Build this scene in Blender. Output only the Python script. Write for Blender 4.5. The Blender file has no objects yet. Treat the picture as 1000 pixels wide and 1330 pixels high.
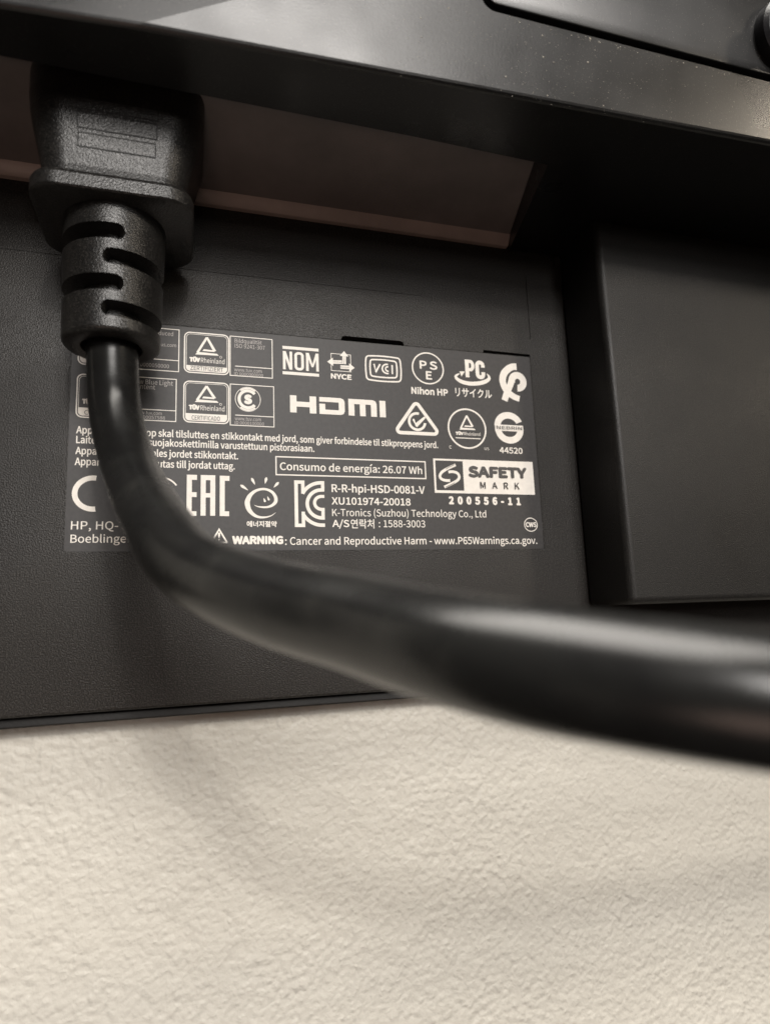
import bpy, bmesh, math, random
from mathutils import Vector, Matrix
import numpy as np

# ------------------------------------------------------------------ units: mm in the code, metres in the scene
S = 0.001
rng = random.Random(7)
sc = bpy.context.scene
COL = sc.collection

# ------------------------------------------------------------------ camera
cam_d = bpy.data.cameras.new('camera')
cam = bpy.data.objects.new('camera', cam_d); COL.objects.link(cam)
CAM_P = Vector((21.19, -129.71, -14.11)) * S
YAW, PITCH, ROLL = -0.2982, 0.1616, -0.0384
_m = Matrix.Rotation(YAW, 3, 'Z') @ Matrix.Rotation(PITCH, 3, 'X')
_r, _f, _u = _m @ Vector((1, 0, 0)), _m @ Vector((0, 1, 0)), _m @ Vector((0, 0, 1))
_r, _u = math.cos(ROLL)*_r + math.sin(ROLL)*_u, -math.sin(ROLL)*_r + math.cos(ROLL)*_u
cam.matrix_world = Matrix(((_r.x, _u.x, -_f.x, CAM_P.x), (_r.y, _u.y, -_f.y, CAM_P.y), (_r.z, _u.z, -_f.z, CAM_P.z), (0, 0, 0, 1)))
cam_d.sensor_fit = 'VERTICAL'; cam_d.sensor_height = 24.0
cam_d.lens = 850/1330*24.0
cam_d.clip_start = 0.004; cam_d.clip_end = 20
cam_d.dof.use_dof = True
cam_d.dof.focus_distance = (Vector((45, -4, 25))*S - CAM_P).dot(_f)
cam_d.dof.aperture_fstop = cam_d.lens/1.4
sc.camera = cam

# ------------------------------------------------------------------ room light and added fills
w = bpy.data.worlds.new('World'); sc.world = w; w.use_nodes = True
w.node_tree.nodes['Background'].inputs[0].default_value = (1.0, 0.86, 0.72, 1)
w.node_tree.nodes['Background'].inputs[1].default_value = 0.02

def lamp(name, elev, az, dist, size, watts, col, tube=None):
    tgt = Vector((50, 0, 20))*S
    e, a = math.radians(elev), math.radians(az)
    d = Vector((math.cos(e)*math.sin(a), -math.cos(e)*math.cos(a), math.sin(e)))
    l = bpy.data.lights.new(name, 'AREA'); l.shape = 'DISK'; l.size = size; l.energy = watts; l.color = col
    if tube: l.shape = 'RECTANGLE'; l.size = tube; l.size_y = size
    o = bpy.data.objects.new(name, l); COL.objects.link(o)
    o.location = tgt + d*dist
    o.rotation_euler = d.to_track_quat('Z', 'Y').to_euler()
    return o
lamp('front_light', 20.5, 4, 1.6, 0.085, 4.8, (1.0, 0.95, 0.88))
lamp('added_soft_light', 21, 0, 1.75, 0.55, 25, (1.0, 0.96, 0.92), tube=0.72)  # added broad source, no known window; softens the cable's shadow
lamp('front_light', 16.5, 44, 2.2, 0.22, 9, (1.0, 0.87, 0.70))
lamp('front_light', 6.5, 10, 2.1, 0.30, 5, (1.0, 0.95, 0.90))  # added low fill, lifts what the housing shades
lamp('low_warm_fill', -34, -14, 0.55, 0.22, 0.26, (1.0, 0.70, 0.57))  # added fill from below, stands in for warm bounce on the port ledge
lamp('ceiling_light_panel', 82, -60, 1.3, 1.0, 64, (1.0, 0.95, 0.88), tube=1.6)

sc.view_settings.view_transform = 'Standard'
sc.view_settings.look = 'None'
sc.view_settings.exposure = -0.1
sc.view_settings.gamma = 1.0

# ------------------------------------------------------------------ materials
def nodes(name):
    m = bpy.data.materials.new(name); m.use_nodes = True
    nt = m.node_tree; b = nt.nodes['Principled BSDF']
    tc = nt.nodes.new('ShaderNodeTexCoord')
    return m, nt, b, tc
def noise(nt, tc, scale, detail=2, rough=.5, dist=0):
    n = nt.nodes.new('ShaderNodeTexNoise'); n.inputs['Scale'].default_value = scale
    n.inputs['Detail'].default_value = detail; n.inputs['Roughness'].default_value = rough
    n.inputs['Distortion'].default_value = dist
    nt.links.new(tc.outputs['Object'], n.inputs['Vector']); return n
def ramp(nt, src, stops):
    r = nt.nodes.new('ShaderNodeValToRGB'); el = r.color_ramp.elements
    while len(el) < len(stops): el.new(0.5)
    for e, (p, c) in zip(el, stops):
        e.position = p; e.color = c if len(c) == 4 else (*c, 1)
    nt.links.new(src, r.inputs['Fac']); return r
def g(v): return (v, v, v)
def bump(nt, b, src, strength, dist, prev=None):
    n = nt.nodes.new('ShaderNodeBump'); n.inputs['Strength'].default_value = strength; n.inputs['Distance'].default_value = dist
    nt.links.new(src, n.inputs['Height'])
    if prev: nt.links.new(prev.outputs['Normal'], n.inputs['Normal'])
    nt.links.new(n.outputs['Normal'], b.inputs['Normal']); return n

def plastic(name, base, rough, grain=1500, depth=0.00006, rvar=.08, spec=.5, speck=0.0, sr=(.66, .72), ss=4600):
    m, nt, b, tc = nodes(name)
    n0 = noise(nt, tc, 60, 4, .6)
    lo, hi = [c*.82 for c in base], [c*1.18 for c in base]
    col = ramp(nt, n0.outputs['Fac'], [(.3, tuple(lo)), (.7, tuple(hi))])
    out = col.outputs['Color']
    if speck:
        n2 = noise(nt, tc, ss, 2, .5)
        rs = ramp(nt, n2.outputs['Fac'], [(sr[0], g(0)), (sr[1], g(1))])
        mx = nt.nodes.new('ShaderNodeMix'); mx.data_type = 'RGBA'
        mu = nt.nodes.new('ShaderNodeMath'); mu.operation = 'MULTIPLY'; mu.inputs[1].default_value = speck
        nt.links.new(rs.outputs['Color'], mu.inputs[0]); nt.links.new(mu.outputs[0], mx.inputs['Factor'])
        nt.links.new(out, mx.inputs[6]); mx.inputs[7].default_value = (.22, .2, .18, 1)
        out = mx.outputs[2]
    nt.links.new(out, b.inputs['Base Color'])
    n1 = noise(nt, tc, 35, 3, .6)
    rr = ramp(nt, n1.outputs['Fac'], [(.3, g(max(.02, rough-rvar))), (.7, g(rough+rvar))])
    nt.links.new(rr.outputs['Color'], b.inputs['Roughness'])
    b.inputs['Specular IOR Level'].default_value = spec
    gr = noise(nt, tc, grain, 1.0, .5)
    bump(nt, b, gr.outputs['Fac'], 1.0, depth)
    return m

M_PANEL = plastic('grained_dark_plastic', (.0145, .0134, .0124), .46, 3800, .00010, spec=.27, speck=.16, sr=(.44, .74), ss=3800)
M_BULGE = plastic('satin_dark_plastic', (.006, .006, .0062), .33, 3600, .00001, speck=.35)
M_BLOCK = plastic('fine_grain_plastic', (.0095, .0091, .0086), .46, 4200, .00007, spec=.27, speck=.08, sr=(.44, .74), ss=4200)
M_FRAME = plastic('black_frame_plastic', (.004, .004, .004), .6, 2300, .00004)
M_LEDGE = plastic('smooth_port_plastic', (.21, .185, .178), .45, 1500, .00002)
M_STRIP = plastic('glow_tinted_strip', (.40, .32, .29), .42, 1500, .00002)  # warm glow on the port ledge put into its pale colour
M_PLUG = plastic('molded_black_plastic', (.008, .0078, .0075), .36, 3800, .00008, speck=.13, sr=(.47, .74), ss=3600)
M_KNOB = plastic('black_knob_plastic', (.012, .012, .014), .4, 2000, .00003)

def cable_mat():
    m, nt, b, tc = nodes('black_cable_jacket')
    n0 = noise(nt, tc, 130, 5, .62, .6)
    col = ramp(nt, n0.outputs['Fac'], [(.42, (.008, .008, .008)), (.62, (.012, .012, .0115)), (.78, (.024, .023, .021))])
    nt.links.new(col.outputs['Color'], b.inputs['Base Color'])
    n1 = noise(nt, tc, 90, 4, .6, .4)
    rr = ramp(nt, n1.outputs['Fac'], [(.35, g(.24)), (.7, g(.31))])
    nt.links.new(rr.outputs['Color'], b.inputs['Roughness']); b.inputs['Specular IOR Level'].default_value = .42
    n2 = noise(nt, tc, 420, 3, .5)
    bump(nt, b, n2.outputs['Fac'], .4, .00005)
    return m
M_CABLE = cable_mat()

def label_mat():
    m, nt, b, tc = nodes('grey_label_film')
    n0 = noise(nt, tc, 1300, 3, .6)
    col = ramp(nt, n0.outputs['Fac'], [(.3, (.025, .0232, .0235)), (.7, (.037, .0345, .0345))])
    nt.links.new(col.outputs['Color'], b.inputs['Base Color'])
    b.inputs['Roughness'].default_value = .5; b.inputs['Specular IOR Level'].default_value = .4
    n2 = noise(nt, tc, 900, 3, .6)
    bump(nt, b, n2.outputs['Fac'], .6, .00003)
    return m
M_LABEL = label_mat()
def ink(name, c, v=.06):
    m, nt, b, tc = nodes(name)
    n0 = noise(nt, tc, 900, 3, .6)
    col = ramp(nt, n0.outputs['Fac'], [(.3, tuple(x*(1-v) for x in c)), (.7, tuple(x*(1+v) for x in c))])
    nt.links.new(col.outputs['Color'], b.inputs['Base Color']); b.inputs['Roughness'].default_value = .5
    return m
M_INK = ink('white_print', (.80, .76, .70))
M_FINE = ink('thin_grey_print', (.42, .39, .37))
M_DARK = ink('dark_print', (.045, .041, .040))
M_DUST = ink('dust', (.42, .39, .33), .3)
M_SHADE = plastic('groove_shade_black', (.004, .004, .004), .7, 1500, .00001)  # flat black, painted shade for the fine grooves on the plug

def wall_mat():
    m, nt, b, tc = nodes('textured_painted_plaster')
    n0 = noise(nt, tc, 14, 3, .5)
    col = ramp(nt, n0.outputs['Fac'], [(.3, (.545, .525, .472)), (.7, (.60, .578, .52))])
    nt.links.new(col.outputs['Color'], b.inputs['Base Color'])
    b.inputs['Roughness'].default_value = .5
    b.inputs['Specular IOR Level'].default_value = .35
    wob = noise(nt, tc, 500, 1, .5)
    mv = nt.nodes.new('ShaderNodeMix'); mv.data_type = 'VECTOR'; mv.inputs['Factor'].default_value = .0012
    nt.links.new(tc.outputs['Object'], mv.inputs[4]); nt.links.new(wob.outputs['Color'], mv.inputs[5])
    vo = nt.nodes.new('ShaderNodeTexVoronoi'); vo.feature = 'SMOOTH_F1'; vo.inputs['Scale'].default_value = 800; vo.inputs['Smoothness'].default_value = .75
    nt.links.new(mv.outputs[1], vo.inputs['Vector'])
    inv = ramp(nt, vo.outputs['Distance'], [(.05, g(1)), (.75, g(0))])
    a = noise(nt, tc, 680, 0.5, .5)
    c = noise(nt, tc, 210, 1, .5)
    d = noise(nt, tc, 1700, 1, .5)
    b1 = bump(nt, b, inv.outputs['Color'], .9, .00016)
    b2 = bump(nt, b, a.outputs['Fac'], 1.0, .00038, b1)
    b3 = bump(nt, b, c.outputs['Fac'], .8, .0006, b2)
    b4 = bump(nt, b, d.outputs['Fac'], .8, .00010, b3)
    un = ramp(nt, noise(nt, tc, 45, 2, .5).outputs['Fac'], [(.35, g(.35)), (.62, g(1.0))])   # the spray lies thicker in some patches
    nt.links.new(un.outputs['Color'], b2.inputs['Strength'])
    return m
M_WALL = wall_mat()

# ------------------------------------------------------------------ mesh helpers
def link(name, me, mat, parent=None):
    o = bpy.data.objects.new(name, me); COL.objects.link(o)
    if mat and not me.materials: me.materials.append(mat)
    if parent: o.parent = parent
    return o
def mesh(name, vs, fs, mat, parent=None, smooth=None):
    me = bpy.data.meshes.new(name)
    me.from_pydata([(x*S, y*S, z*S) for x, y, z in vs], [], fs); me.validate(); me.update()
    bm = bmesh.new(); bm.from_mesh(me)
    bmesh.ops.recalc_face_normals(bm, faces=bm.faces); bm.to_mesh(me); bm.free()
    if smooth is not None: soften(me, smooth)
    return link(name, me, mat, parent)
def soften(me, deg):
    me.polygons.foreach_set('use_smooth', [True]*len(me.polygons))
    me.set_sharp_from_angle(angle=math.radians(deg)); me.update()
def box_geo(x0, x1, y0, y1, z0, z1):
    v = [(x, y, z) for x in (x0, x1) for y in (y0, y1) for z in (z0, z1)]
    f = [(0, 1, 3, 2), (4, 6, 7, 5), (0, 4, 5, 1), (2, 3, 7, 6), (0, 2, 6, 4), (1, 5, 7, 3)]
    return v, f
def prism_y(poly, y0, y1):           # polygon in X,Z extruded along Y
    n = len(poly)
    v = [(x, y0, z) for x, z in poly] + [(x, y1, z) for x, z in poly]
    f = [tuple(range(n)), tuple(range(2*n-1, n-1, -1))] + [(i, (i+1) % n, n+(i+1) % n, n+i) for i in range(n)]
    return v, f
def prism_z(poly, z0, z1):
    n = len(poly)
    v = [(x, y, z0) for x, y in poly] + [(x, y, z1) for x, y in poly]
    f = [tuple(range(n)), tuple(range(2*n-1, n-1, -1))] + [(i, (i+1) % n, n+(i+1) % n, n+i) for i in range(n)]
    return v, f
def prism_x(poly, x0, x1):           # polygon in Y,Z
    n = len(poly)
    v = [(x0, y, z) for y, z in poly] + [(x1, y, z) for y, z in poly]
    f = [tuple(range(n)), tuple(range(2*n-1, n-1, -1))] + [(i, (i+1) % n, n+(i+1) % n, n+i) for i in range(n)]
    return v, f
def rrect(x0, z0, x1, z1, r, n=6):
    p = []
    for cx, cz, a in ((x1-r, z1-r, 0), (x0+r, z1-r, 90), (x0+r, z0+r, 180), (x1-r, z0+r, 270)):
        for i in range(n+1):
            t = math.radians(a+90*i/n); p.append((cx+r*math.cos(t), cz+r*math.sin(t)))
    return p
def finish(o, cutters=(), bevel=0, angle=30, seg=3, smooth=30, bevel_first=True):
    """bevel and cut, then bake the result into the mesh"""
    if bevel and bevel_first:
        m = o.modifiers.new('b', 'BEVEL'); m.width = bevel*S; m.segments = seg; m.limit_method = 'ANGLE'; m.angle_limit = math.radians(angle)
    for c in cutters:
        m = o.modifiers.new('c', 'BOOLEAN'); m.operation = 'DIFFERENCE'; m.solver = 'EXACT'; m.object = c
    if bevel and not bevel_first:
        m = o.modifiers.new('b', 'BEVEL'); m.width = bevel*S; m.segments = seg; m.limit_method = 'ANGLE'; m.angle_limit = math.radians(angle)
    dg = bpy.context.evaluated_depsgraph_get()
    me = bpy.data.meshes.new_from_object(o.evaluated_get(dg))
    mat = o.data.materials[0]
    old = o.data; o.modifiers.clear(); o.data = me; bpy.data.meshes.remove(old)
    me.materials.clear(); me.materials.append(mat)
    me.polygons.foreach_set('material_index', [0]*len(me.polygons))
    soften(me, smooth)
    for c in cutters:
        d = c.data; bpy.data.objects.remove(c); bpy.data.meshes.remove(d)
    return o
def cut(geo, mat4=None):
    o = mesh('cutter', *geo, M_SHADE)
    if mat4 is not None: o.matrix_world = mat4
    return o
def thing(name, label, cat, loc):
    o = bpy.data.objects.new(name, None); COL.objects.link(o); o.empty_display_size = .01
    o['label'] = label; o['category'] = cat
    return o

# ------------------------------------------------------------------ setting: the wall behind
wall = mesh('wall', *box_geo(-220, 420, 8.8, 30, -170, 300), M_WALL)
wall['kind'] = 'structure'; wall['label'] = 'cream painted wall with orange peel texture below the monitor'

# ------------------------------------------------------------------ the monitor
mon = thing('computer_monitor', 'back of a black plastic computer monitor with a grey certification label', 'monitor', (0, 0, 0))

panel = mesh('back_panel', *box_geo(-90, 240, 0, 4, -28.5, 82), M_PANEL, mon)
cuts = [cut(box_geo(-95, 72, -1, .12, 57.8, 57.95)),
        cut(box_geo(-95, 107, -1, .6, 69.6, 73.4)),
        cut(box_geo(98.6, 98.75, -1, .25, 50, 66)),
        cut(prism_y(rrect(-.25, -.25, 98.25, 45.6, .4), -1, .10)),
        cut(prism_y([(52.6, 45.5), (67.0, 45.5), (66.7, 46.35), (66.0, 46.55), (53.6, 46.55), (52.9, 46.35)], -1, 2.5)),
        cut(prism_y([(86.2, 45.5), (98.2, 45.5), (98.2, 46.05), (86.2, 46.2)], -1, 2.5))]
finish(panel, cuts, bevel=.5, smooth=30)

frame = mesh('lower_frame', *prism_x([(2.3, -29.1), (2.6, -28.8), (4.6, -28.8), (4.6, -27), (8.6, -27), (8.6, -30.2), (8.3, -30.5), (2.6, -30.5), (2.3, -30.2)], -90, 240), M_FRAME, mon, 30)

block = mesh('raised_block', *box_geo(108.1, 240, -15.5, -.01, -13.1, 73.5), M_BLOCK, mon)
finish(block, (), bevel=1.5, seg=5, smooth=40)

# the housing that juts out above, open below where the ports are
TH = math.tan(math.radians(11)); SX = .033
def fy(x, z): return -41.6 - (x-15.3)*SX - TH*(z-72)
CRX, CRS = 13.2, 2.15
def fyl(x, z): return fy(x, z) + .075*max(0, ((CRX+(z-71)*CRS) - x))*.48
ZT = 125
zb = 72
A = (-90, zb); P = (CRX, zb); Q = (CRX+(ZT-71)*CRS, ZT); B = (-90, ZT); C = (240, zb); D = (240, ZT)
hv = [(A[0], fyl(*A), A[1]), (P[0], fy(*P), P[1]), (Q[0], fy(*Q), Q[1]), (B[0], fyl(*B), B[1]), (C[0], fy(*C), C[1]), (D[0], fy(*D), D[1])]
hv += [(-90, -.02, zb), (240, -.02, zb), (240, -.02, ZT), (-90, -.02, ZT)]
hf = [(0, 1, 2, 3), (1, 4, 5, 2), (6, 9, 8, 7), (0, 6, 7, 4, 1), (3, 2, 5, 8, 9), (0, 3, 9, 6), (4, 7, 8, 5)]
housing = mesh('rear_housing', hv, hf, M_BULGE, mon)
nrm = -Vector((SX, 1, TH)).normalized()
ux = Vector((1, -SX, 0)).normalized(); vz = nrm.cross(ux).normalized()
if vz.z < 0: vz = -vz
def face_mat(x, z):                   # local frame on the housing's face: X along, Y up, Z outwards
    o = Vector((x, fy(x, z), z))*S
    return Matrix(((ux.x, vz.x, nrm.x, o.x), (ux.y, vz.y, nrm.y, o.y), (ux.z, vz.z, nrm.z, o.z), (0, 0, 0, 1)))
FM = face_mat(66.6, 85.0) @ Matrix.Rotation(math.radians(-1.9), 4, 'Z')
def prism_l(poly, a, b): return prism_z(poly, a, b)
pocket = cut(prism_z([(-100, -32.1), (-100, 10), (94.6, 10), (94.6, 0), (87.9, -29.6), (60, -30.4)], 50, 81.5))
plate_cut = cut(prism_l(rrect(0, 0, 200, 80, 3), -1.5, 3), FM)
finish(housing, [pocket, plate_cut], bevel=.7, smooth=2, angle=25)
plate = mesh('cover_plate', *prism_l(rrect(1.1, 1.25, 170, 36, 2.2), -1.6, .05), M_BULGE, mon)
plate.matrix_world = FM
finish(plate, (), bevel=.25, angle=50, smooth=35)

def wedge(poly):                      # sloping soffit over the ports
    lo = [(x, y, 75.0+(-2.3-y)*.16) for x, y in poly]; hi = [(x, y, z+.8) for x, y, z in lo]; n = len(poly)
    return lo+hi, [tuple(range(n)), tuple(range(2*n-1, n-1, -1))]+[(i, (i+1) % n, n+(i+1) % n, n+i) for i in range(n)]
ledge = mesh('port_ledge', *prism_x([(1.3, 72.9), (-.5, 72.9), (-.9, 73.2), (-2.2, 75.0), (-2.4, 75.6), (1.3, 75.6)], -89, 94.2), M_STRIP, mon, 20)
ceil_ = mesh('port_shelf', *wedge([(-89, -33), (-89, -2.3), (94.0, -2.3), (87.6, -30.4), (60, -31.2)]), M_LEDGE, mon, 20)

# knob on the cover plate
def lathe(profile, n=48):
    v, f = [], []
    for r, h in profile:
        for i in range(n):
            a = 2*math.pi*i/n; v.append((r*math.cos(a), r*math.sin(a), h))
    for k in range(len(profile)-1):
        for i in range(n):
            f.append((k*n+i, k*n+(i+1) % n, (k+1)*n+(i+1) % n, (k+1)*n+i))
    f.append(tuple(range(n))[::-1]); f.append(tuple(range((len(profile)-1)*n, len(profile)*n)))
    return v, f
knob = mesh('stand_screw_knob', *lathe([(6.0, -1), (6.0, 2.2), (5.4, 2.9), (3.6, 3.2), (3.4, 8), (2.9, 8.6)]), M_KNOB, mon, 35)
knob.matrix_world = face_mat(127.6, 91.8)

# dust lying on the housing
dv, df = [], []
def speck(x, z, s, plate_h=0.0):
    o = Vector((x, fy(x, z), z)) + nrm*(.02+plate_h)
    a = rng.uniform(0, 6.28); k = len(dv); e = rng.uniform(.5, 1)
    for i in range(5):
        t = a+i*1.2566
        q = o + ux*(math.cos(t)*s) + vz*(math.sin(t)*s*e); dv.append(tuple(q))
    dv.append(tuple(o+nrm*s*.6))
    for i in range(5): df.append((k+i, k+(i+1) % 5, k+5))
for i in range(1100):
    x = rng.gauss(78, 20); z = rng.uniform(71.6, 84.6-max(0, x-67)*.033)
    speck(x, z, .018+.06*rng.random()**4)
for i in range(420):
    x = rng.uniform(72, 125); z = rng.uniform(87, 98)
    speck(x, z, .018+.05*rng.random()**4, .06)
for i in range(14):
    speck(rng.uniform(55, 105), rng.uniform(73, 85), rng.uniform(.12, .2))
for i in range(60):
    x = rng.uniform(70, 123); speck(x, 84.7-(x-67)*.033+rng.uniform(-.5, .1), .04+.1*rng.random()**2)
dust = mesh('dust', dv, df, M_DUST, mon); dust['kind'] = 'stuff'

# ------------------------------------------------------------------ the label and its print
lab = mesh('certification_label', *prism_y(rrect(.05, .05, 97.95, 45.35, .5), .03, .13), M_LABEL, mon)
lab['label'] = 'dark grey certification label printed with white marks'
LY = .018
_txt_cache = {}
def sans_font():
    try:                                 # the plain sans face that ships inside Blender
        import os
        return bpy.data.fonts.load(os.path.join(bpy.utils.system_resource('DATAFILES', path='fonts'), 'Noto Sans CJK Regular.woff2'))
    except Exception:
        return None
FONT = sans_font()
def text_geo(s, weight=0.0, spacing=1.0):
    key = (s, weight, spacing)
    if key in _txt_cache: return _txt_cache[key]
    cu = bpy.data.curves.new('t', 'FONT'); cu.body = s; cu.size = 1; cu.offset = weight; cu.resolution_u = 4
    if FONT: cu.font = FONT
    cu.space_character = spacing; cu.fill_mode = 'BOTH'
    o = bpy.data.objects.new('t', cu); COL.objects.link(o)
    dg = bpy.context.evaluated_depsgraph_get()
    me = bpy.data.meshes.new_from_object(o.evaluated_get(dg))
    v = [(p.co.x, p.co.y) for p in me.vertices]; f = [tuple(p.vertices) for p in me.polygons]
    bpy.data.objects.remove(o); bpy.data.curves.remove(cu); bpy.data.meshes.remove(me)
    _txt_cache[key] = (v, f); return v, f
CAP = max(p[1] for p in text_geo('H')[0])

class Mark:
    def __init__(s, name, mat=None, lift=0.0):
        s.name, s.mat, s.v, s.f, s.k, s.lift = name, mat or M_INK, [], [], 0, lift
    def _add(s, pts, faces):
        y = LY - s.lift - .003*s.k; s.k += 1
        b = len(s.v); s.v += [(x, y, z) for x, z in pts]; s.f += [tuple(b+i for i in f) for f in faces]
        return s
    def rect(s, x0, z0, x1, z1): return s._add([(x0, z0), (x1, z0), (x1, z1), (x0, z1)], [(0, 1, 2, 3)])
    def poly(s, pts): return s._add(pts, [tuple(range(len(pts)))])
    def band(s, a, b, closed=False):
        n = len(a); m = n if closed else n-1
        return s._add(a+b, [(i, (i+1) % n, n+(i+1) % n, n+i) for i in range(m)])
    def loop(s, pts, wd):            # closed outline with mitred inner edge
        c = Vector((sum(p[0] for p in pts)/len(pts), sum(p[1] for p in pts)/len(pts)))
        out, inn = [], []
        n = len(pts)
        area = sum(pts[i][0]*pts[(i+1) % n][1]-pts[(i+1) % n][0]*pts[i][1] for i in range(n))
        sg = 1 if area > 0 else -1
        for i in range(n):
            p0, p1, p2 = Vector(pts[i-1]), Vector(pts[i]), Vector(pts[(i+1) % n])
            d1, d2 = (p1-p0).normalized(), (p2-p1).normalized()
            n1, n2 = Vector((-d1.y, d1.x))*sg, Vector((-d2.y, d2.x))*sg
            mm = (n1+n2); mm = mm/max(.25, mm.length_squared)*2
            out.append(tuple(p1)); inn.append(tuple(p1+mm*wd))
        return s.band(out, inn, True)
    def arc(s, cx, cz, rx, rz, a0, a1, wd, n=40, w1=None):
        a, b = [], []
        w1 = wd if w1 is None else w1
        for i in range(n+1):
            t = math.radians(a0+(a1-a0)*i/n); ww = wd+(w1-wd)*i/n
            a.append((cx+(rx+ww/2)*math.cos(t), cz+(rz+ww/2)*math.sin(t))); b.append((cx+(rx-ww/2)*math.cos(t), cz+(rz-ww/2)*math.sin(t)))
        return s.band(a, b)
    def disc(s, cx, cz, r, n=24): return s.poly([(cx+r*math.cos(6.28318*i/n), cz+r*math.sin(6.28318*i/n)) for i in range(n)])
    def stroke(s, pts, wd, caps=True, w1=None, w2=None):
        """polyline of varying width"""
        n = len(pts); L, R = [], []
        for i in range(n):
            p = Vector(pts[i]); d = (Vector(pts[min(i+1, n-1)])-Vector(pts[max(i-1, 0)])).normalized()
            nn = Vector((-d.y, d.x)); t = i/(n-1)
            ww = wd[i] if isinstance(wd, (list, tuple)) else wd
            if 0 < i < n-1:
                d1 = (p-Vector(pts[i-1])).normalized(); cs = max(.5, d1.dot(d)); ww = ww/cs
            L.append(tuple(p+nn*ww/2)); R.append(tuple(p-nn*ww/2))
        s.band(L, R)
        if caps and not isinstance(wd, (list, tuple)):
            s.disc(*pts[0], wd/2, 14); s.disc(*pts[-1], wd/2, 14)
        return s
    def _put(s, v, f, fn, wmm):
        s._add([fn(*q) for q in v], f)
        if wmm > .004:                   # heavier strokes: the same outline laid down a hair to each side
            for a in range(0, 360, 45):
                dx, dz = wmm*math.cos(math.radians(a)), wmm*math.sin(math.radians(a))
                s._add([(x+dx, z+dz) for x, z in (fn(*q) for q in v)], f)
    def text(s, t, x0, x1, z, cap, weight=.008, spacing=1.0):
        v, f = text_geo(t, 0, spacing)
        kz = cap/CAP; wm = weight*kz
        a, b = min(p[0] for p in v), max(p[0] for p in v)
        kx = (x1-x0-2*wm)/(b-a)
        s._put(v, f, lambda px, pz: (x0+wm+(px-a)*kx, z+pz*kz*(1-2*wm/cap)+wm), wm)
        return s
    def fit(s, t, x0, x1, z0, z1, weight=.008):
        v, f = text_geo(t, 0)
        a, b = min(p[0] for p in v), max(p[0] for p in v); c, d = min(p[1] for p in v), max(p[1] for p in v)
        s._put(v, f, lambda px, pz: (x0+(px-a)*(x1-x0)/(b-a), z0+(pz-c)*(z1-z0)/(d-c)), weight*(z1-z0)/(d-c))
        return s
    def done(s, label=None):
        me = bpy.data.meshes.new(s.name)
        me.from_pydata([(x*S, y*S, z*S) for x, y, z in s.v], [], s.f); me.update()
        bm = bmesh.new(); bm.from_mesh(me)
        for fc in bm.faces:
            if fc.normal.y > 0: fc.normal_flip()
        bm.to_mesh(me); bm.free()
        o = link(s.name, me, s.mat, lab)
        if label: o['label'] = label
        return o

def tuv_triangle(m, ax, az, lx, rx, bz, k=1.0):
    """open triangle with an inner tick"""
    wd = .46*k
    m.stroke([(ax-.05*k, az), (lx+.15*k, bz+.3*k)], wd, False)
    m.poly([(lx-.25*k, bz-.1*k), (rx+.15*k, bz-.02*k), (rx-.2*k, bz+.38*k), (lx+.2*k, bz+.48*k)])
    m.poly([(ax-.27*k, az-.1*k), (ax+.12*k, az+.12*k), (rx-.35*k, bz+.95*k), (rx-1.0*k, bz+.95*k)])
    m.poly([(lx+1.15*k, bz+.75*k), (rx-.75*k, bz+.72*k), (rx-.45*k, bz+1.05*k), (lx+1.4*k, bz+1.15*k)])
def tuv_box(x0, z0, x1, z1, band, word, wx0, wx1):
    m = Mark('certification_mark')
    m.loop(rrect(x0, z0, x1, z1, 1.15), .24); m.loop(rrect(x0+.42, z0+.42, x1-.42, z1-.42, .85), .09)
    m.poly([(x0+.42, band), (x0+.42, z0+1.1)] + [(x0+1.15+.85*math.cos(t)*.86, z0+1.15+.85*math.sin(t)*.86) for t in (3.4, 3.9, 4.3, 4.7)] +
           [(x1-1.15+.85*math.cos(t)*.86, z0+1.15+.85*math.sin(t)*.86) for t in (4.72, 5.1, 5.5, 6.0)] + [(x1-.42, z0+1.1), (x1-.42, band)])
    cx = (x0+x1)/2+.1
    tuv_triangle(m, cx-.05, z1-.95, cx-2.1, cx+2.1, band+2.45)
    m.text('TÜV', x0+1.05, x0+3.15, band+.72, 1.0, .03); m.text('Rheinland', x0+3.3, x1-.95, band+.72, 1.0, 0)
    m.arc(x1-1.7, band+2.15, .22, .22, 0, 360, .07, 16)
    o = m.done()
    d = Mark('certification_wording', M_DARK, .12); d.text(word, wx0, wx1, z0+.62, .85, .0); d.done()
def info_box(x0, z0, x1, z1, hz, lines, low, left=1.05):
    m = Mark('printed_box', M_INK); wl = .17
    m.loop([(x0, z0), (x1, z0), (x1, z1), (x0, z1)], wl); m.rect(x0+left, hz, x1, hz+wl)
    m.done()
    t = Mark('fine_print', M_FINE)
    for s_, a, b, z, c in lines: t.text(s_, a, b, z, c, .0)
    for s_, a, b, z, c in low: t.text(s_, a, b, z, c, .0)
    t.done()

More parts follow.
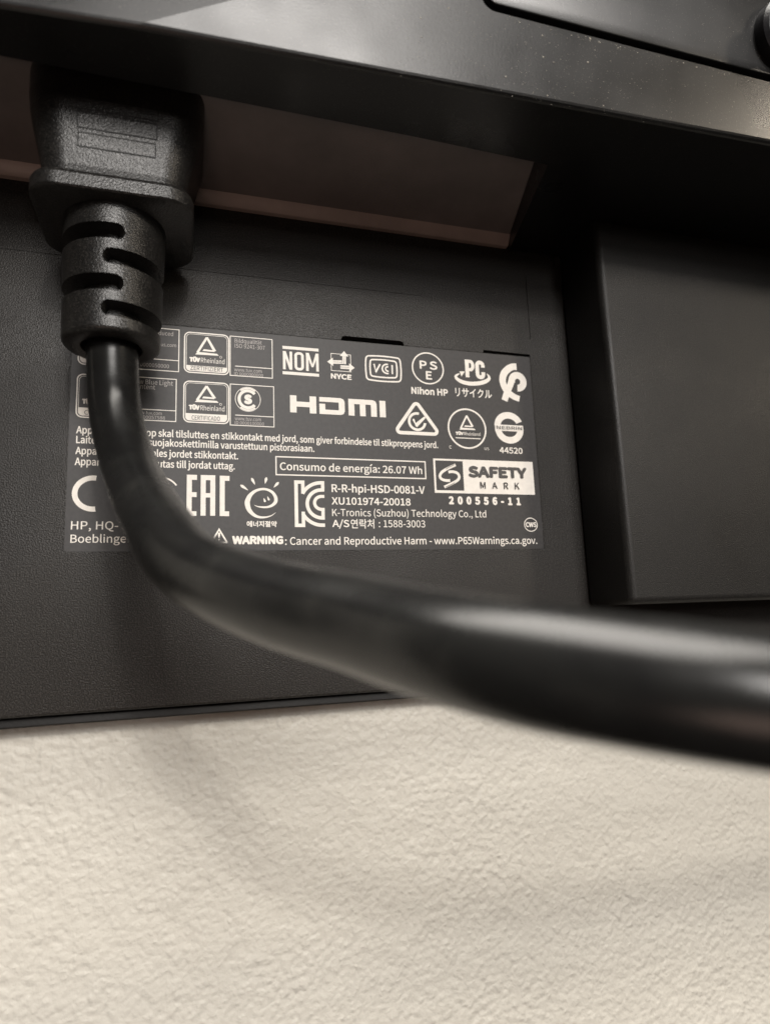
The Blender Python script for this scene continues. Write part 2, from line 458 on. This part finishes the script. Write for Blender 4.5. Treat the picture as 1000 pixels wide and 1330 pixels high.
tuv_box(20.38, 35.75, 29.22, 44.45, 37.35, 'ZERTIFIZIERT', 21.65, 28.0)
info_box(29.3, 35.72, 37.98, 44.35, 37.78, [('Bildqualität', 30.3, 35.8, 42.95, .85), ('ISO 9241-307', 30.3, 36.4, 41.85, .85)],
         [('www.tuv.com', 30.2, 35.75, 36.75, .75), ('ID 0000000000', 30.2, 36.0, 35.95, .62)])
tuv_box(20.36, 25.46, 29.23, 34.12, 27.38, 'CERTIFICADO', 22.0, 27.4)
info_box(29.32, 25.28, 38.2, 34.05, 27.4, [], [('www.tuv.com', 30.3, 35.5, 26.42, .75), ('ID 0000100000', 30.3, 36.1, 25.6, .62)])
tuv_box(1.05, 35.9, 10.0, 44.6, 37.5, 'CERTIFIED', 2.6, 8.4)
info_box(10.1, 35.72, 19.5, 44.7, 38.0, [('Flicker Reduced', 11.1, 18.3, 43.2, .85), ('www.tuv-plus.com', 11.1, 18.9, 40.9, .7)], [('ID 0000050000', 11.1, 17.6, 36.4, .75)])
tuv_box(1.05, 25.4, 9.9, 34.1, 27.4, 'CERTIFIED', 2.6, 8.4)
info_box(10.0, 25.43, 19.1, 34.25, 27.6, [('Low Blue Light', 10.9, 18.4, 32.8, .95), ('Content', 10.9, 15.1, 31.8, .95)], [('www.tuv.com', 11.4, 16.4, 26.7, .65), ('ID 0000057588', 10.9, 17.0, 25.8, .65)])
m = Mark('certification_mark')
m.arc(32.9, 30.95, 2.5, 2.55, 0, 360, .13, 48); m.arc(32.9, 30.95, 1.75, 1.8, 40, 320, .62, 40)
m.arc(32.9, 30.95, 2.25, 2.3, 50, 130, .3, 16); m.arc(32.9, 30.95, 2.25, 2.3, 230, 310, .3, 16)
m.text('S', 32.1, 33.75, 29.9, 2.05, .03); m.done('round seal with a letter S')

def words(t, x0, x1, z, cap, weight=.012, name='printed_text'):
    return Mark(name).text(t, x0, x1, z, cap, weight).done()
words('Apparatets stikprop skal tilsluttes en stikkontakt med jord, som giver forbindelse til stikproppens jord.', 1.3, 73.8, 22.32, 1.42, .007)
words('Laite on liitettävä suojakoskettimilla varustettuun pistorasiaan.', 1.35, 46.35, 20.42, 1.42, .007)
words('Apparatet må tilkoples jordet stikkontakt.', 1.3, 30.95, 18.3, 1.42, .007)
words('Apparaten skall anslutas till jordat uttag.', 1.25, 30.3, 16.22, 1.42, .007)
words('HP, HQ-TRE, 71025', 1.05, 20.6, 4.16, 1.5, .002)
words('Boeblingen, Germany', 1.05, 21.6, 1.7, 1.48, .002)
words('WARNING', 29.75, 39.7, 1.3, 1.66, .022)
words(': Cancer and Reproductive Harm - www.P65Warnings.ca.gov.', 40.05, 96.4, 1.15, 1.55, .004)
# CE
m = Mark('conformity_mark'); m.arc(4.6, 10.9, 3.15, 2.95, 82, 278, .95, 40); m.arc(11.6, 10.9, 3.15, 2.95, 90, 270, .95, 40); m.rect(9.2, 10.5, 11.4, 11.35); m.done()
m = Mark('conformity_mark'); m.arc(16.3, 10.6, 3.7, 3.7, 36, 330, .3, 60); m.arc(18.7, 11.45, .1, .1, 0, 360, .2, 12); m.done()
# EAC
m = Mark('conformity_mark')
W_ = .78
m.rect(21.2, 7.05, 22.15, 14.75); m.rect(21.2, 13.95, 23.1, 14.95); m.rect(21.2, 10.55, 23.05, 11.5); m.rect(21.25, 6.85, 23.05, 7.75)
m.rect(23.8, 6.9, 24.75, 14.75); m.rect(25.6, 6.9, 26.55, 14.75); m.rect(23.8, 13.95, 26.55, 14.95); m.rect(24.6, 10.5, 25.7, 11.35)
m.rect(27.4, 6.95, 28.35, 14.7); m.rect(27.4, 13.9, 29.25, 14.9); m.rect(27.4, 6.85, 29.2, 7.8)
m.done()
# energy saving face
m = Mark('energy_saving_mark')
def ell(cx, cz, rx, rz, a0, a1, w0, wm, w1, n=44, k=None):
    pts, ws = [], []
    for i in range(n+1):
        t = i/n; a = math.radians(a0+(a1-a0)*t)
        pts.append((cx+rx*math.cos(a), cz+rz*math.sin(a)))
        ws.append(w0+(wm-w0)*math.sin(math.pi*min(1, t/.5)/2) if t < .5 else w1+(wm-w1)*math.sin(math.pi*min(1, (1-t)/.5)/2))
    return pts, ws
p1, w1 = [], []
ctr = [(34.05, 9.12, .05), (34.7, 8.85, .22), (35.6, 8.72, .34), (36.6, 8.75, .42), (37.5, 9.08, .52), (38.1, 9.6, .66), (38.33, 10.2, .7), (38.2, 10.95, .66), (37.7, 11.7, .58), (36.9, 12.2, .5), (36.0, 12.4, .46), (35.0, 12.28, .5), (34.0, 11.8, .6), (33.2, 11.0, .8), (32.75, 10.0, .98), (32.72, 9.2, 1.0), (33.0, 8.25, .9), (33.6, 7.45, .72), (34.4, 6.9, .55), (35.4, 6.66, .42), (36.5, 6.75, .3), (37.5, 7.1, .18), (38.3, 7.7, .04)]
def smooth_pts(c, k=4):
    out = []
    for i in range(len(c)-1):
        P0, P1, P2, P3 = [np.array(c[max(0, min(len(c)-1, j))], float) for j in (i-1, i, i+1, i+2)]
        for j in range(k):
            t = j/k
            out.append(tuple(.5*((2*P1)+(-P0+P2)*t+(2*P0-5*P1+4*P2-P3)*t*t+(-P0+3*P1-3*P2+P3)*t**3)))
    out.append(tuple(c[-1])); return out
sp = smooth_pts(ctr)
m.stroke([(a, b) for a, b, c in sp], [max(.02, c) for a, b, c in sp], False)
for (ax, az), (bx, bz) in (((31.5, 13.05), (32.85, 12.1)), ((33.62, 14.45), (34.2, 13.25)), ((36.45, 14.65), (36.2, 13.5)), ((38.8, 13.75), (37.9, 12.75))):
    pp = [(ax+(bx-ax)*t, az+(bz-az)*t) for t in (0, .15, .4, .7, 1)]
    m.stroke(pp, [.34, .58, .5, .32, .06], False); m.disc(ax, az, .18, 12)
for ex, ez in ((36.1, 10.15), (36.85, 10.5)):
    m.stroke([(ex-.18, ez+.42), (ex-.08, ez+.1), (ex+.05, ez-.25), (ex+.1, ez-.4)], [.04, .3, .42, .2], False)
m.fit('에너지절약', 32.6, 38.4, 4.75, 5.9, .012)
m.done('smiling face energy mark')
# KC
m = Mark('conformity_mark')
wd = .72
m.rect(42.05, 4.75, 42.78, 14.35); m.rect(42.05, 13.65, 44.15, 14.35); m.rect(42.05, 4.75, 44.15, 5.45)
m.rect(43.45, 11.6, 44.15, 14.3); m.rect(43.45, 4.8, 44.15, 7.9)
m.arc(47.6, 9.55, 4.4, 4.4, 90, 152, wd, 24); m.rect(47.55, 13.6, 48.25, 14.32); m.rect(47.55, 12.3, 48.25, 14.3)
m.arc(47.6, 9.55, 2.95, 2.9, 90, 270, wd, 36); m.rect(47.55, 12.1, 48.22, 12.8)
m.arc(47.6, 9.75, 1.45, 1.35, 90, 270, .66, 28); m.rect(47.55, 10.78, 48.2, 11.42); m.rect(47.5, 6.28, 48.2, 8.72); m.rect(47.5, 6.28, 48.2, 7.0)
m.arc(47.6, 9.55, 4.4, 4.4, 208, 270, wd, 24); m.rect(47.55, 4.8, 48.2, 5.5)
m.done()
words('R-R-hpi-HSD-0081-V', 49.75, 70.2, 12.05, 1.68, .008); words('XU101974-20018', 49.72, 66.85, 9.45, 1.55, .008)
words('K-Tronics (Suzhou) Technology Co., Ltd', 49.75, 84.3, 7.05, 1.5, .002)
m = Mark('printed_text'); m.text('A/S', 49.72, 53.3, 4.78, 1.48, .008); m.fit('연락처', 53.6, 58.6, 4.5, 6.45, .004); m.text(': 1588-3003', 59.6, 69.9, 4.78, 1.48, .002); m.done()
# NOM
m = Mark('certification_mark'); m.rect(40.05, 42.45, 47.7, 43.1); m.rect(40.0, 36.85, 47.68, 37.5)
zl, zh, t_ = 37.95, 41.95, .56
m.rect(40.1, zl, 40.1+t_, zh); m.rect(41.5, zl, 41.5+t_, zh); m.poly([(40.15, zh), (40.72, zh), (42.0, zl), (41.45, zl)])
m.loop(rrect(42.5, zl-.02, 44.5, zh+.02, .85), .57)
m.rect(44.95, zl, 44.95+t_, zh); m.rect(47.1, zl, 47.1+t_, zh); m.poly([(45.0, zh), (45.6, zh), (46.5, zl+.9), (46.1, zl+.9)]); m.poly([(47.05, zh), (47.62, zh), (46.52, zl+.9), (46.12, zl+.9)])
m.done()
# NYCE
m = Mark('certification_mark')
m.loop([(50.3, 38.4), (54.72, 38.4), (54.72, 42.35), (50.3, 42.35)], .13)
def arrow(m, tip, base, hw, tail):
    t, b, e = Vector(tip), Vector(base), Vector(tail); d = (b-t).normalized(); n = Vector((-d.y, d.x))
    m.poly([tuple(t), tuple(b+n*hw), tuple(b-n*hw)])
    for s_ in (-1, 1): m.stroke([tuple(b+n*s_*.24), tuple(e+n*s_*.24)], .32, False)
    m.stroke([tuple(b), tuple(e)], .08, False)
arrow(m, (53.25, 43.05), (53.25, 41.88), .98, (53.2, 40.1)); arrow(m, (49.5, 40.35), (50.78, 40.4), .96, (52.75, 40.5)); arrow(m, (55.5, 39.43), (54.28, 39.42), .96, (52.35, 39.38))
m.text('NYCE', 50.2, 54.75, 36.6, 1.2, .018); m.done()
# VCCI
m = Mark('certification_mark')
def barrel(x0, z0, x1, z1, r, bulge):
    out = []
    cx, cz, hw, hh = (x0+x1)/2, (z0+z1)/2, (x1-x0)/2, (z1-z0)/2
    for x, z in rrect(-1, -1, 1, 1, r, 8):
        pass
    pts = rrect(x0, z0, x1, z1, r, 5); dense = []
    for i in range(len(pts)):
        a, b = pts[i], pts[(i+1) % len(pts)]; L = math.dist(a, b); k = max(1, int(L/.5))
        for j in range(k): dense.append((a[0]+(b[0]-a[0])*j/k, a[1]+(b[1]-a[1])*j/k))
    for x, z in dense:
        u, v = (x-cx)/hw, (z-cz)/hh
        out.append((x+bulge*u*(1-v*v), z+bulge*v*(1-u*u)))
    return out
m.loop(barrel(58.0, 36.9, 65.95, 42.55, .7, .22), .34); m.loop(barrel(58.95, 37.75, 65.05, 41.75, .5, .18), .34)
m.stroke([(59.85, 40.7), (60.25, 38.95), (61.25, 40.75)], .38, False); m.disc(60.25, 38.98, .2, 12)
m.arc(62.75, 39.75, 1.05, 1.05, 75, 290, .36, 24); m.arc(62.95, 39.75, .5, .5, 75, 290, .32, 20); m.rect(63.8, 38.65, 64.15, 40.75); m.done()
# PSE
m = Mark('certification_mark'); m.arc(72.35, 40.65, 3.65, 3.6, 0, 360, .32, 60)
m.text('P', 70.4, 72.1, 40.4, 1.95, .012); m.text('S', 72.75, 74.6, 40.4, 1.95, .012); m.text('E', 71.75, 73.2, 38.0, 1.95, .012); m.text('Nihon HP', 68.15, 76.8, 34.4, 1.6, .012); m.done()
# PC recycle
m = Mark('recycling_mark')
m.rect(81.4, 39.25, 82.35, 43.5); m.rect(82.3, 42.7, 82.75, 43.5); m.rect(82.3, 40.75, 82.75, 41.5); m.arc(82.7, 42.12, .6, .98, -90, 90, .82, 24)
m.arc(85.1, 42.3, .72, .72, 15, 180, .92, 24); m.arc(85.1, 40.2, .72, .72, 180, 355, .92, 24); m.rect(83.92, 40.15, 84.84, 42.35); m.rect(85.36, 41.85, 86.28, 42.5); m.rect(85.36, 40.05, 86.28, 40.75)
sw = smooth_pts([(79.85, 39.95, .25), (79.0, 39.35, .6), (79.2, 38.7, .75), (80.3, 38.1, .9), (81.8, 37.8, .95), (83.4, 37.82, .95), (85.2, 38.15, .95), (86.6, 38.75, .9), (87.25, 39.45, .72), (86.95, 40.2, .3), (86.6, 40.45, .06)])
m.stroke([(a, b) for a, b, c in sw], [max(.03, c) for a, b, c in sw], False)
m.poly([(79.9, 40.5), (81.3, 40.6), (80.35, 39.3)])
m.fit('リサイクル', 78.65, 87.55, 34.55, 36.6, .006); m.done()
# HDMI
m = Mark('port_logo')
h0, h1, t = 28.7, 32.4, 1.28
m.rect(41.45, h0, 42.8, h1); m.rect(45.55, h0, 46.95, h1); m.rect(42.7, 30.0, 45.65, 31.1)
m.poly([(47.6, 31.4), (51.75, 31.4), (51.75, 29.7), (48.85, 29.7), (48.85, 30.95), (47.6, 30.95), (47.6, h0), (52.2, h0), (52.8, 28.95), (53.05, 29.55), (53.05, 31.55), (52.8, 32.15), (52.2, h1), (47.6, h1)])
m.poly([(53.85, h0), (55.15, h0), (55.15, 31.3), (56.35, 31.3), (56.35, h0), (57.6, h0), (57.6, 31.3), (58.8, 31.3), (58.8, h0), (60.1, h0), (60.1, 31.55), (59.85, 32.15), (59.25, h1), (53.85, h1)])
m.rect(60.75, h0, 62.1, h1); m.done()
# RCM triangle
m = Mark('certification_mark')
def tri_round(a, b, c, r, n=8):
    P = [Vector(a), Vector(b), Vector(c)]; out = []
    for i in range(3):
        p0, p1, p2 = P[i-1], P[i], P[(i+1) % 3]; d1, d2 = (p0-p1).normalized(), (p2-p1).normalized()
        ang = d1.angle(d2); L = r/math.tan(ang/2); s_, e_ = p1+d1*L, p1+d2*L; ctr_ = p1+(d1+d2).normalized()*r/math.sin(ang/2)
        a0 = math.atan2(*(s_-ctr_).yx); a1 = math.atan2(*(e_-ctr_).yx)
        while a1-a0 > math.pi: a1 -= 2*math.pi
        while a1-a0 < -math.pi: a1 += 2*math.pi
        for j in range(n+1):
            tt = a0+(a1-a0)*j/n; out.append((ctr_.x+r*math.cos(tt), ctr_.y+r*math.sin(tt)))
    return out
m.loop(tri_round((69.15, 33.35), (63.2, 25.1), (75.1, 25.1), 1.05), .78)
m.arc(69.2, 28.15, 1.85, 1.85, 75, 352, .58, 40); m.stroke([(68.4, 28.5), (68.95, 27.3), (70.9, 29.1)], .5, True); m.disc(68.95, 27.3, .25, 12); m.done()
# TUV circle
m = Mark('certification_mark'); m.arc(81.0, 27.15, 4.5, 4.5, 0, 360, .38, 64)
tuv_triangle(m, 81.1, 30.15, 79.3, 82.9, 26.9, .85)
m.text('TÜV', 78.1, 80.0, 25.55, .75, .03); m.text('Rheinland', 80.1, 84.1, 25.55, .75, .0); m.rect(78.05, 24.8, 84.1, 25.0)
m.text('C', 76.4, 76.95, 22.35, .7, .01); m.text('US', 84.9, 86.0, 22.35, .6, .0); m.done()
# ribbon
m = Mark('certification_mark')
rb = smooth_pts([(94.45, 42.75, 1.65), (93.4, 42.65, 1.6), (92.2, 42.0, 1.65), (91.1, 40.8, 1.7), (90.62, 39.3, 1.65), (90.85, 37.9, 1.6), (91.5, 36.7, 1.55), (92.6, 35.75, 1.5), (93.7, 35.2, 1.45), (94.65, 34.95, 1.4)])
m.stroke([(a, b) for a, b, c in rb], [c for a, b, c in rb], False)
m.arc(94.45, 39.1, 1.5, 1.55, -95, 200, 1.65, 44)
m.stroke(smooth_pts([(93.05, 39.6), (92.55, 38.3), (91.6, 36.4), (90.75, 34.3)]), 1.55, False); m.done('thick looped ribbon mark')
# S mark
m = Mark('certification_mark')
m.arc(91.4, 28.2, 2.85, 2.6, 22, 180, 1.55, 36); m.arc(91.45, 27.5, 2.8, 2.6, 188, 360, 1.55, 36)
m.rect(87.85, 27.05, 95.0, 28.5); m.text('44520', 88.6, 94.4, 21.8, 1.4, .008); m.done()
m = Mark('certification_wording', M_DARK, .2); m.text('NEBRIN', 88.2, 94.6, 27.4, .75, .0); m.done()
# energy box
m = Mark('printed_box'); m.loop([(38.3, 15.3), (70.7, 15.3), (70.7, 19.3), (38.3, 19.3)], .26); m.text('Consumo de energía: 26.07 Wh', 39.2, 69.8, 16.4, 1.6, .006); m.done()
# safety mark
m = Mark('safety_mark')
m.rect(79.42, 12.35, 96.75, 20.0); m.rect(72.48, 12.35, 72.92, 20.0); m.rect(72.9, 12.35, 79.43, 12.95); m.rect(72.9, 19.58, 79.43, 20.0)
m.stroke(smooth_pts([(77.7, 18.7), (75.9, 17.9), (74.4, 17.0), (73.85, 16.1), (74.2, 15.45), (75.1, 15.15), (76.2, 15.15)]), .62, False)
m.stroke(smooth_pts([(75.9, 17.05), (77.0, 17.15), (78.0, 16.85), (78.4, 16.1), (78.0, 15.3), (76.6, 14.5), (74.75, 13.65)]), .62, False)
m.text('200556-11', 75.6, 93.0, 9.85, 1.8, .022, 1.35); m.done()
m = Mark('safety_wording', M_DARK, .15); m.text('SAFETY', 80.6, 95.0, 16.0, 2.55, .022); m.text('MARK', 83.25, 92.9, 13.5, 1.5, .006, 1.5)
m.stroke([(77.35, 18.75), (75.9, 18.05), (75.3, 17.7)], .09, False); m.stroke([(75.0, 13.6), (76.5, 14.3), (77.2, 14.65)], .09, False); m.done()
# CWS, warning triangle
m = Mark('certification_mark'); m.arc(95.15, 5.5, 1.6, 1.5, 0, 360, .18, 40); m.text('CWS', 93.85, 96.5, 4.95, 1.1, .015); m.done()
m = Mark('warning_triangle'); m.stroke([(25.9, 1.75), (27.3, 4.25), (28.75, 1.75)], .3, False); m.rect(25.75, 1.55, 28.9, 1.85); m.stroke([(27.3, 3.6), (27.3, 3.0), (27.3, 2.55)], [.42, .38, .15], False); m.disc(27.3, 2.2, .16, 12); m.done()

# ------------------------------------------------------------------ the power cord
cord = thing('power_cord', 'black power cord plugged into the monitor, its thick cable curving to the right', 'power cord', (0, 0, 0))

PX, PY = 9.1, -15.2
secs = [(55.4, 12.45, 10.85, 4.6), (55.65, 12.75, 11.15, 4.7), (57.7, 12.8, 11.2, 4.7), (58.3, 12.55, 10.95, 4.6), (58.65, 12.0, 10.4, 4.4), (58.9, 11.5, 9.8, 4.2),
        (59.3, 11.3, 9.35, 4.2), (60.5, 11.4, 9.3, 4.3), (62.5, 11.75, 9.6, 4.6), (65, 12.35, 10.05, 5.0), (68, 13.1, 10.6, 5.4), (71, 13.75, 11.0, 5.8), (74, 14.1, 11.2, 6), (83, 14.2, 11.2, 6)]
zz = [s[0] for s in secs]
fine = sorted(set(list(np.linspace(59, 83, 50)) + list(np.linspace(55.5, 59, 36)) + zz))
NB = 24
v, f = [], []
n = None
for z in fine:
    hw, hd, r = [float(np.interp(z, zz, [s[k] for s in secs])) for k in (1, 2, 3)]
    xo = .35*max(0, min(1, (z-59)/14))
    ring = rrect(PX-hw+xo, PY-hd, PX+hw+xo, PY+hd, r, NB)
    n = len(ring); v += [(x, y, z) for x, y in ring]
for k in range(len(fine)-1):
    f += [(k*n+i, k*n+(i+1) % n, (k+1)*n+(i+1) % n, (k+1)*n+i) for i in range(n)]
f.append(tuple(range(n))[::-1]); f.append(tuple(range((len(fine)-1)*n, len(fine)*n)))
body = mesh('plug_body', v, f, M_PLUG, cord, 35)
def front(z): return PY-float(np.interp(z, zz, [s[2] for s in secs]))
for z0, z1, x0, x1 in ((69.7, 71.4, 3.6, 15.9), (66.6, 68.9, 3.7, 15.7), (63.6, 65.6, 3.85, 15.5)):
    dy = .06
    pv = [(x, front(z)-d, z) for d in (dy, -.6) for z in (z0, z1) for x in (x0, x1)]
    mesh('raised_panel', pv, [(0, 1, 3, 2), (4, 6, 7, 5), (0, 4, 5, 1), (2, 3, 7, 6), (0, 2, 6, 4), (1, 5, 7, 3)], M_PLUG, body)
    gw = .2                              # proud black strip, painted as the shade of a groove round the panel
    ring = lambda e: [(x, front(z)-.075, z) for x, z in ((x0-e, z0-e), (x1+e, z0-e), (x1+e, z1+e), (x0-e, z1+e))]
    mesh('groove_shade', ring(gw)+ring(0), [(i, (i+1) % 4, 4+(i+1) % 4, 4+i) for i in range(4)], M_SHADE, body)

# strain relief with its alternating slots
SXc, SYc = 8.7, -15.2
slots = [(50.3, -168, 16), (45.9, -6, 168), (41.4, -168, 16), (37.0, -6, 168)]
NT, NZ = 400, 230
ztop, zbot = 55.6, 33.2
vv = np.zeros((NZ+1, NT, 3))
for j in range(NZ+1):
    z = ztop+(zbot-ztop)*j/NZ
    R = 8.45+(7.85-8.45)*(ztop-z)/(ztop-zbot)
    if z < 34.1: R -= .9*(1-math.sqrt(max(0, 1-((34.1-z)/.9)**2)))
    th = -180+360*np.arange(NT)/NT
    dep = np.zeros(NT)
    for zc, a0, a1 in slots:
        hh = 1.28
        du = np.maximum(0, np.maximum(a0+9-th, th-(a1-9)))*math.pi/180*R
        dd = np.hypot(du, z-zc)-hh
        dep = np.maximum(dep, np.clip(.5-dd/.16, 0, 1)*3.2)
    r = R-dep; a = np.radians(th)
    vv[j, :, 0] = SXc+r*np.sin(a); vv[j, :, 1] = SYc-r*np.cos(a); vv[j, :, 2] = z
V = vv.reshape(-1, 3).tolist()
F = [(j*NT+i, j*NT+(i+1) % NT, (j+1)*NT+(i+1) % NT, (j+1)*NT+i) for j in range(NZ) for i in range(NT)]
last = NZ*NT
for r_, z_ in ((6.3, 33.05), (5.0, 33.2), (4.6, 34.0), (4.4, 37.5), (3.6, 38)):
    b0 = len(V)
    for i in range(NT):
        a = math.radians(-180+360*i/NT); V.append((SXc+r_*math.sin(a), SYc-r_*math.cos(a), z_))
    F += [(last+i, last+(i+1) % NT, b0+(i+1) % NT, b0+i) for i in range(NT)]; last = b0
mesh('strain_relief', V, F, M_PLUG, cord, 40)

# cable
path = [(8.75, -15.2, 44), (8.8, -15.2, 37), (8.95, -15.3, 30), (9.9, -17.2, 20.5), (13.32, -25.91, 8.90), (18.54, -45.83, -2.94), (22.25, -54.6, -8.05), (28.89, -65.6, -12.05), (34.46, -73.96, -14.10), (37.49, -79.50, -15.47), (40.22, -85.27, -16.60), (43.59, -90.11, -17.64), (48.87, -94.69, -18.74), (54.00, -98.19, -19.66), (59.65, -100.64, -20.57), (78, -106, -23), (120, -110, -26), (200, -108, -29), (320, -98, -33), (430, -86, -36)]
pts = [Vector(p) for p in smooth_pts(path, 24)]
for _ in range(60):                      # relax the run so the curvature stays even
    pts = pts[:30] + [(pts[i-1]+pts[i]*2+pts[i+1])/4 for i in range(30, len(pts)-1)] + pts[-1:]
RC_, NC = 4.15, 56
V, F = [], []
up = Vector((0, -1, 0))
for i, p in enumerate(pts):
    d = (pts[min(i+1, len(pts)-1)]-pts[max(i-1, 0)]).normalized()
    up = (up-d*up.dot(d)).normalized(); sd = d.cross(up)
    for k in range(NC):
        a = 2*math.pi*k/NC; V.append(tuple(p+(up*math.cos(a)+sd*math.sin(a))*RC_))
for i in range(len(pts)-1):
    F += [(i*NC+k, i*NC+(k+1) % NC, (i+1)*NC+(k+1) % NC, (i+1)*NC+k) for k in range(NC)]
F.append(tuple(range(NC))[::-1]); F.append(tuple(range((len(pts)-1)*NC, len(pts)*NC)))
mesh('cable', V, F, M_CABLE, cord, 60)
